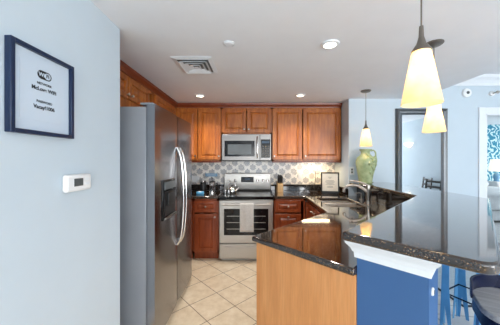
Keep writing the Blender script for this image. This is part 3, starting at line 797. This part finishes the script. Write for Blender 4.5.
# ---------------------------------------------------------------- mirror
mr = thing('floor_mirror', (2.412, YW - .003, .02), 0, 'tall pewter framed mirror on the blue wall behind the bar', 'mirror')
mwid, mh, mb_ = .74, 2.15, .088
ff = MB()
prf = [(0, 0), (0, -.022), (.015, -.040), (.03, -.030), (.045, -.040), (.065, -.036), (.088, -.016), (.088, 0)]
def mlp(i, y): return [(-mwid / 2 + i, y, i), (mwid / 2 - i, y, i), (mwid / 2 - i, y, mh - i), (-mwid / 2 + i, y, mh - i)]
rs = [[ff.bm.verts.new(p) for p in mlp(i, y)] for i, y in prf]
for A, B in zip(rs, rs[1:] + [rs[0]]):
    for k in range(4): ff.bm.faces.new((A[k], A[(k + 1) % 4], B[(k + 1) % 4], B[k]))
ff.build('frame', 'pewter', mr)
MB().box(-mwid / 2 + mb_ - .002, mwid / 2 - mb_ + .002, -.012, -.002, mb_ - .002, mh - mb_ + .002).build('mirror_glass', 'mirror', mr)

# ---------------------------------------------------------------- outlets
def outlet(x, y, z, rz, label, n=1):
    t = thing('wall_outlet', (x, y, z), rz, label, 'outlet'); w_ = .035 * n + .0
    MB().box(-w_, w_, -.006, -.0005, 0, .115).build('cover_plate', 'white', t, bevel=.002)
    for i in range(n):
        xx = (i - (n - 1) / 2) * .05
        for z_ in (.038, .077): MB().box(xx - .012, xx + .012, -.0085, -.006, z_ - .013, z_ + .013).build('socket', 'grey_ink' if n == 1 and z > 1.2 else 'trim', t)
outlet(1.415, YW - .001, 1.215, 0, 'white outlet on the blue wall beside the green vase')
outlet(.785, 3.989, 1.10, 0, 'cream outlet on the patterned backsplash right of knife block')
outlet(-1.0, 3.989, 1.05, 0, 'wide cream outlet on the backsplash at far left', 2)

# ---------------------------------------------------------------- counter things
CT = .9155
kb = thing('knife_block', (.415, 3.78, CT), R(6), 'pale wooden knife block with black handled knives beside the stove', 'knife block')
MB().rings([[(-.045, -.05, 0), (.045, -.05, 0), (.045, .09, 0), (-.045, .09, 0)], [(-.045, -.05, .13), (.045, -.05, .13), (.045, .05, .17), (-.045, .05, .17)]]).build('block', 'block', kb, bevel=.003)
for i, (x, y) in enumerate(((-.028, -.03), (0, -.03), (.028, -.03), (-.028, 0), (.0, 0), (.028, 0), (-.015, .03), (.018, .03))):
    z = .135 + (y + .05) * .4 + .004
    MB().rings([[(x - .008, y - .011, z), (x + .008, y - .011, z), (x + .008, y + .011, z), (x - .008, y + .011, z)],
                [(x - .011, y - .028, z + .10), (x + .011, y - .028, z + .10), (x + .011, y - .002, z + .105), (x - .011, y - .002, z + .105)]]).build('knife_handle', 'black', kb, bevel=.004)
# framed note
fn = thing('framed_note', (1.16, 3.58, CT), R(-14), 'small dark framed note leaning on its easel near the sink', 'framed print')
TL = Matrix.Rotation(R(-10), 4, 'X')
fw, fh = .27, .33
q = MB()
for x0, x1, z0, z1 in ((-fw / 2, -fw / 2 + .02, 0.02, fh), (fw / 2 - .02, fw / 2, 0.02, fh), (-fw / 2, fw / 2, .02, .04), (-fw / 2, fw / 2, fh - .02, fh)):
    q.box(x0, x1, -.010, .008, z0, z1, TL)
q.build('frame', 'black_wood', fn, bevel=.002)
pg = MB().box(-fw / 2 + .02, fw / 2 - .02, -.002, .004, .04, fh - .02, TL).build('page', 'cream_paper', fn)
ln = MB()
for i, (z, w_) in enumerate(((.25, .05), (.235, .03), (.20, .12), (.185, .14), (.17, .13), (.155, .10), (.14, .13), (.11, .08), (.095, .09))):
    ln.box(-w_ / 2, w_ / 2, -.0035, -.0022, z, z + .004, TL)
ln.build('handwriting', 'grey_ink', pg)
ez = MB().box(-.12, .12, -.035, .015, .006, .018).box(-.12, .12, -.036, -.029, .006, .030)
for x in (-.10, .10): ez.box(x - .008, x + .008, -.03, .09, 0, .008)
ez.box(-.01, .01, .075, .088, 0, .20)
ez.build('easel', 'black_wood', fn)
# wire fruit basket with hook
wb_ = thing('wire_basket', (.955, 3.78, CT), 0, 'thin black wire basket with tall hook stand on the worktop', 'basket')
MB().tube(chaikin([(.03, .06, .012), (.045, .065, .15), (.05, .06, .30), (.03, .04, .345), (.0, .0, .345), (-.01, -.01, .32)], 2), .0045, 8).build('hook', 'black', wb_, smooth=True)
wi = MB()
def ring_pts(r, z, n=28): return [(r * math.cos(2 * PI * i / n), r * math.sin(2 * PI * i / n), z) for i in range(n + 1)]
wi.tube(ring_pts(.115, .095), .004, 6); wi.tube(ring_pts(.055, .012), .004, 6); wi.tube(ring_pts(.095, .055), .003, 6)
for k in range(12):
    a = 2 * PI * k / 12; wi.tube([(r * math.cos(a), r * math.sin(a), z) for r, z in ((.055, .012), (.080, .03), (.10, .06), (.115, .095))], .0025, 6)
wi.build('bowl', 'black', wb_, smooth=True)
for k in range(3):
    a = 2 * PI * k / 3; MB().ball((.05 * math.cos(a), .05 * math.sin(a), .007), .007).build('foot', 'black', wb_)
# left of stove
ca = thing('coffee_canister', (-.80, 3.70, CT), 0, 'tall black coffee canister on the worktop by the refrigerator', 'canister')
MB().lathe([(0, 0), (.042, 0), (.044, .01), (.044, .16), (.040, .168), (0, .168)], seg=24).build('body', 'black', ca, smooth=True)
MB().lathe([(0, .169), (.042, .169), (.042, .188), (.012, .194), (.012, .206), (0, .208)], seg=24).build('lid', 'bright', ca, smooth=True)
fp = thing('french_press', (-.655, 3.68, CT), 0, 'glass french press with chrome frame and black lid beside the stove', 'coffee press')
MB().lathe([(.044, .006), (.047, .006), (.047, .165), (.044, .165)], seg=28, closed=True).build('beaker', 'glass', fp, smooth=True)
ch = MB()
for k in range(4):
    a = PI / 4 + k * PI / 2; ch.box(-.004, .004, -.0015, .0015, 0, .16, Matrix.Translation((.050 * math.cos(a), .050 * math.sin(a), 0)) @ Matrix.Rotation(a + PI / 2, 4, 'Z'))
for z in (.005, .12): ch.lathe([(.049, z), (.052, z), (.052, z + .008), (.049, z + .008)], seg=28, closed=True)
ch.build('frame', 'bright', fp)
MB().lathe([(0, .166), (.05, .166), (.05, .178), (.02, .19), (0, .19)], seg=28).build('lid', 'black', fp, smooth=True)
MB().cyl((0, 0, .188), (0, 0, .225), .003).ball((0, 0, .232), .011).build('plunger', 'black', fp, smooth=True)
MB().tube(chaikin([(.052, 0, .15), (.085, 0, .15), (.092, 0, .09), (.085, 0, .03), (.052, 0, .03)], 2), .007, 10).build('handle', 'black', fp, smooth=True)
sb = thing('wipes_packet', (-.80, 3.50, CT), R(8), 'small bright blue packet at the worktop edge beside the refrigerator', 'packet')
MB().box(-.055, .055, -.035, .035, 0, .045).build('packet', 'cyan', sb, bevel=.012, seg=3)
MB().box(-.025, .025, -.018, .018, .0455, .049).build('flap', 'white', sb, bevel=.002)
sg = thing('counter_sign', (-.72, 3.905, CT + .102), 0, 'narrow light blue wooden plaque above the coffee canister', 'sign')
MB().box(-.10, .10, .06, .075, .135, .185).build('board', 'ltblue', sg, bevel=.002)
sgp = sg.children[0]
MB().box(-.08, .08, .0585, .0598, .156, .164).build('stripe', 'white', sgp)
# on the stove
kt = thing('tea_kettle', (-.335, 3.60, .9205), 0, 'shiny steel kettle on the left burners of the stove', 'kettle')
MB().lathe([(0, 0), (.062, 0), (.070, .012), (.068, .05), (.052, .085), (.030, .098), (.028, .104), (0, .108)], seg=32).build('body', 'bright', kt, smooth=True)
MB().ball((0, 0, .116), .011).build('lid_knob', 'black', kt, smooth=True)
MB().tube(chaikin([(-.055, 0, .075), (-.055, 0, .14), (0, 0, .165), (.055, 0, .14), (.055, 0, .075)], 2), .006, 10).build('handle', 'bright', kt, smooth=True)
MB().tube([(.062, 0, .04), (.085, 0, .065), (.10, 0, .085)], [.014, .011, .008], 12).build('spout', 'bright', kt, smooth=True)
for i, (x, y, lb) in enumerate(((-.43, 3.52, 'left steel spice shaker in front of kettle on stove'), (-.375, 3.49, 'right steel spice shaker in front of kettle on stove'))):
    s_ = thing('spice_shaker', (x, y, .9205), 0, lb, 'shaker', 'steel shakers on the stove')
    MB().lathe([(0, 0), (.021, 0), (.022, .004), (.018, .06), (0, .06)], seg=20).build('body', 'bright', s_, smooth=True)
    MB().lathe([(0, .061), (.019, .061), (.018, .075), (.008, .082), (0, .083)], seg=20).build('cap', 'steel', s_, smooth=True)

# ---------------------------------------------------------------- stools
def flange(mb, top, foot, into, n):
    top, foot, into, t = Vector(top), Vector(foot), Vector(into), Vector(n) * .002
    ax = foot - top
    outer = [top, top + ax * .5, foot]
    inner = [top + into * .045, top + ax * .5 + into * .055, foot + into * .085]
    cut = [foot + into * .060, foot + into * .030]
    poly = [top, top + into * .045, top + ax * .5 + into * .055, foot + into * .085, foot + into * .062, top + ax * .72 + into * .030, foot + into * .020, foot]
    mb.rings([[p + t for p in poly], [p - t for p in poly]])
def stool(loc, rz, label, lean=1):
    t = thing('bar_stool', (*loc, 0), rz, label, 'bar stool', 'metal stools along the bar')
    hs = .14; hf = .134; H = .73
    MB().prism(rnd([(-hs - .035, -hs - .035), (hs + .035, -hs - .035), (hs + .035, hs + .035), (-hs - .035, hs + .035)], {0: .11, 1: .11, 2: .11, 3: .11}), H, H + .028).build('seat', 'grey_wood', t, bevel=.006)
    MB().prism(rnd([(-hs - .028, -hs - .028), (hs + .028, -hs - .028), (hs + .028, hs + .028), (-hs - .028, hs + .028)], {0: .105, 1: .105, 2: .105, 3: .105}), H - .07, H - .001).build('apron', 'navy', t, bevel=.004)
    # low back band
    bk = MB(); n = 14; lo = []
    for i in range(n + 1):
        a = PI * (i / n); lo.append(((hs + .046) * math.cos(a), .02 + (hs + .024) * math.sin(a)))
    inn = [(x * .955, y - .009 if y > hs * .5 else y) for x, y in lo]
    bk.prism([p for p in lo] + inn[::-1], H + .010, H + .095); bk.build('backrest', 'navy', t, bevel=.002)
    for sx in (-1, 1):
        for sy in (-1, 1):
            mb = MB(); tp = (sx * hs * .95, sy * hs * .95, H - .02); ft = (sx * hf * 1.12, sy * hf * 1.12, .002)
            flange(mb, tp, ft, (-sx, 0, 0), (0, sy, 0)); flange(mb, tp, ft, (0, -sy, 0), (sx, 0, 0))
            mb.build('leg', 'blue_metal', t)
    fr_ = MB()
    for sx, sy, ex, ey in ((-1, -1, 1, -1), (1, -1, 1, 1), (1, 1, -1, 1), (-1, 1, -1, -1)):
        fr_.tube([(sx * hf, sy * hf, .30), (ex * hf, ey * hf, .30)], .006, 8)
    fr_.build('footrest', 'navy', t)
    return t
stool((1.234, 1.065), R(-30), 'nearest stool at the bar corner with grey wooden seat and navy rim')
stool((1.80, 1.955), R(26.6), 'farther stool under the bar showing sky blue flared legs')

# rug beyond the bar
rgm = MB().box(2.05, 4.3, 2.30, 3.25, .001, .009).build('area_rug', 'rug')
rug = thing('area_rug', (3.2, 2.8, 0), 0, 'pale blue grey rug with dark edge on the white floor beyond the bar', 'rug')
rgm.location = (-3.2, -2.8, 0); rgm.parent = rug; rgm.name = 'pile'
MB().box(-1.17, -1.15, -.52, .47, .001, .011).box(-1.15, 1.1, -.52, -.501, .001, .011).build('binding', 'rug_edge', rug)

# ---------------------------------------------------------------- things on the dining side, seen in the mirror
def chair(loc, rz, label):
    t = thing('dining_chair', (*loc, 0), rz, label, 'chair', 'black ladder back chairs')
    for sx in (-1, 1):
        MB().box(sx * .2 - .018, sx * .2 + .018, -.2, -.165, .001, .46).build('leg', 'black_wood', t)
        mb = MB().rings([[(sx * .2 - .018, .17, .001), (sx * .2 + .018, .17, .001), (sx * .2 + .018, .205, .001), (sx * .2 - .018, .205, .001)],
                         [(sx * .2 - .018, .17, .5), (sx * .2 + .018, .17, .5), (sx * .2 + .018, .205, .5), (sx * .2 - .018, .205, .5)],
                         [(sx * .2 - .015, .23, .95), (sx * .2 + .015, .23, .95), (sx * .2 + .015, .255, .95), (sx * .2 - .015, .255, .95)]])
        mb.build('leg', 'black_wood', t)
    MB().box(-.22, .22, -.22, .21, .455, .485).build('seat', 'black_wood', t, bevel=.008)
    for z in (.60, .73, .86):
        k = .17 + (z - .5) * .13 + .012
        MB().box(-.185, .185, k, k + .018, z, z + .055).build('slat', 'black_wood', t, bevel=.004)
    return t
chair((4.25, .95), R(-100), 'black ladder back chair seen in the mirror, nearer the middle')
chair((4.55, .25), R(-80), 'black ladder back chair seen at the mirror right edge')
sc = thing('wall_sconce', (XR - .002, -.62, 1.83), R(-90), 'glowing white bowl sconce seen reflected in the tall mirror', 'wall lamp')
MB().rings([[(.16 * math.cos(PI * i / 12 + PI) * k, .16 * math.sin(PI * i / 12 + PI) * k - .001, z) for i in range(13)] for k, z in ((.15, 0), (.55, .035), (.85, .08), (1, .13))]).build('bowl', 'sconce', sc, smooth=True)
MB().box(-.05, .05, -.014, 0, -.03, .03).build('bracket', 'nickel', sc)

# ---------------------------------------------------------------- bedroom things
bd_ = thing('bed', (6.1, 6.2, 0), 0, 'white made bed seen through the doorway past the bar', 'bed')
MB().box(-1.4, .95, -.9, 1.0, .28, .66).build('mattress', 'bed', bd_, bevel=.06, seg=3)
MB().box(-1.35, .9, -.85, .95, .05, .27).build('base', 'bed', bd_)
for s in (-.5, .4): MB().box(s - .35, s + .35, .62, .95, .665, .80).build('pillow', 'bed', bd_, bevel=.06, seg=3)
MB().box(-1.4, .95, 1.01, 1.08, .05, .86).build('headboard', 'ltblue', bd_)
ns = thing('nightstand', (7.22, 7.05, 0), 0, 'white nightstand under the lit lamp in the bedroom', 'nightstand')
MB().box(-.15, .28, -.22, .2, .05, .79).box(-.15, .28, -.22, .2, .001, .05).build('body', 'bed', ns)
MB().box(-.13, .26, -.236, -.221, .45, .74).build('drawer', 'bed', ns)
bl = thing('table_lamp', (7.27, 7.05, .792), 0, 'white lamp on the bedroom nightstand against teal wallpaper', 'lamp')
MB().lathe([(0, 0), (.07, 0), (.07, .015), (.05, .03), (.075, .12), (.06, .22), (.02, .27), (.012, .30), (0, .30)], seg=24).build('base', 'ltblue', bl, smooth=True)
MB().lathe([(.17, .30), (.13, .66), (.128, .66), (.168, .30)], seg=32, closed=True).build('lamp_shade', 'bedshade', bl, smooth=True)
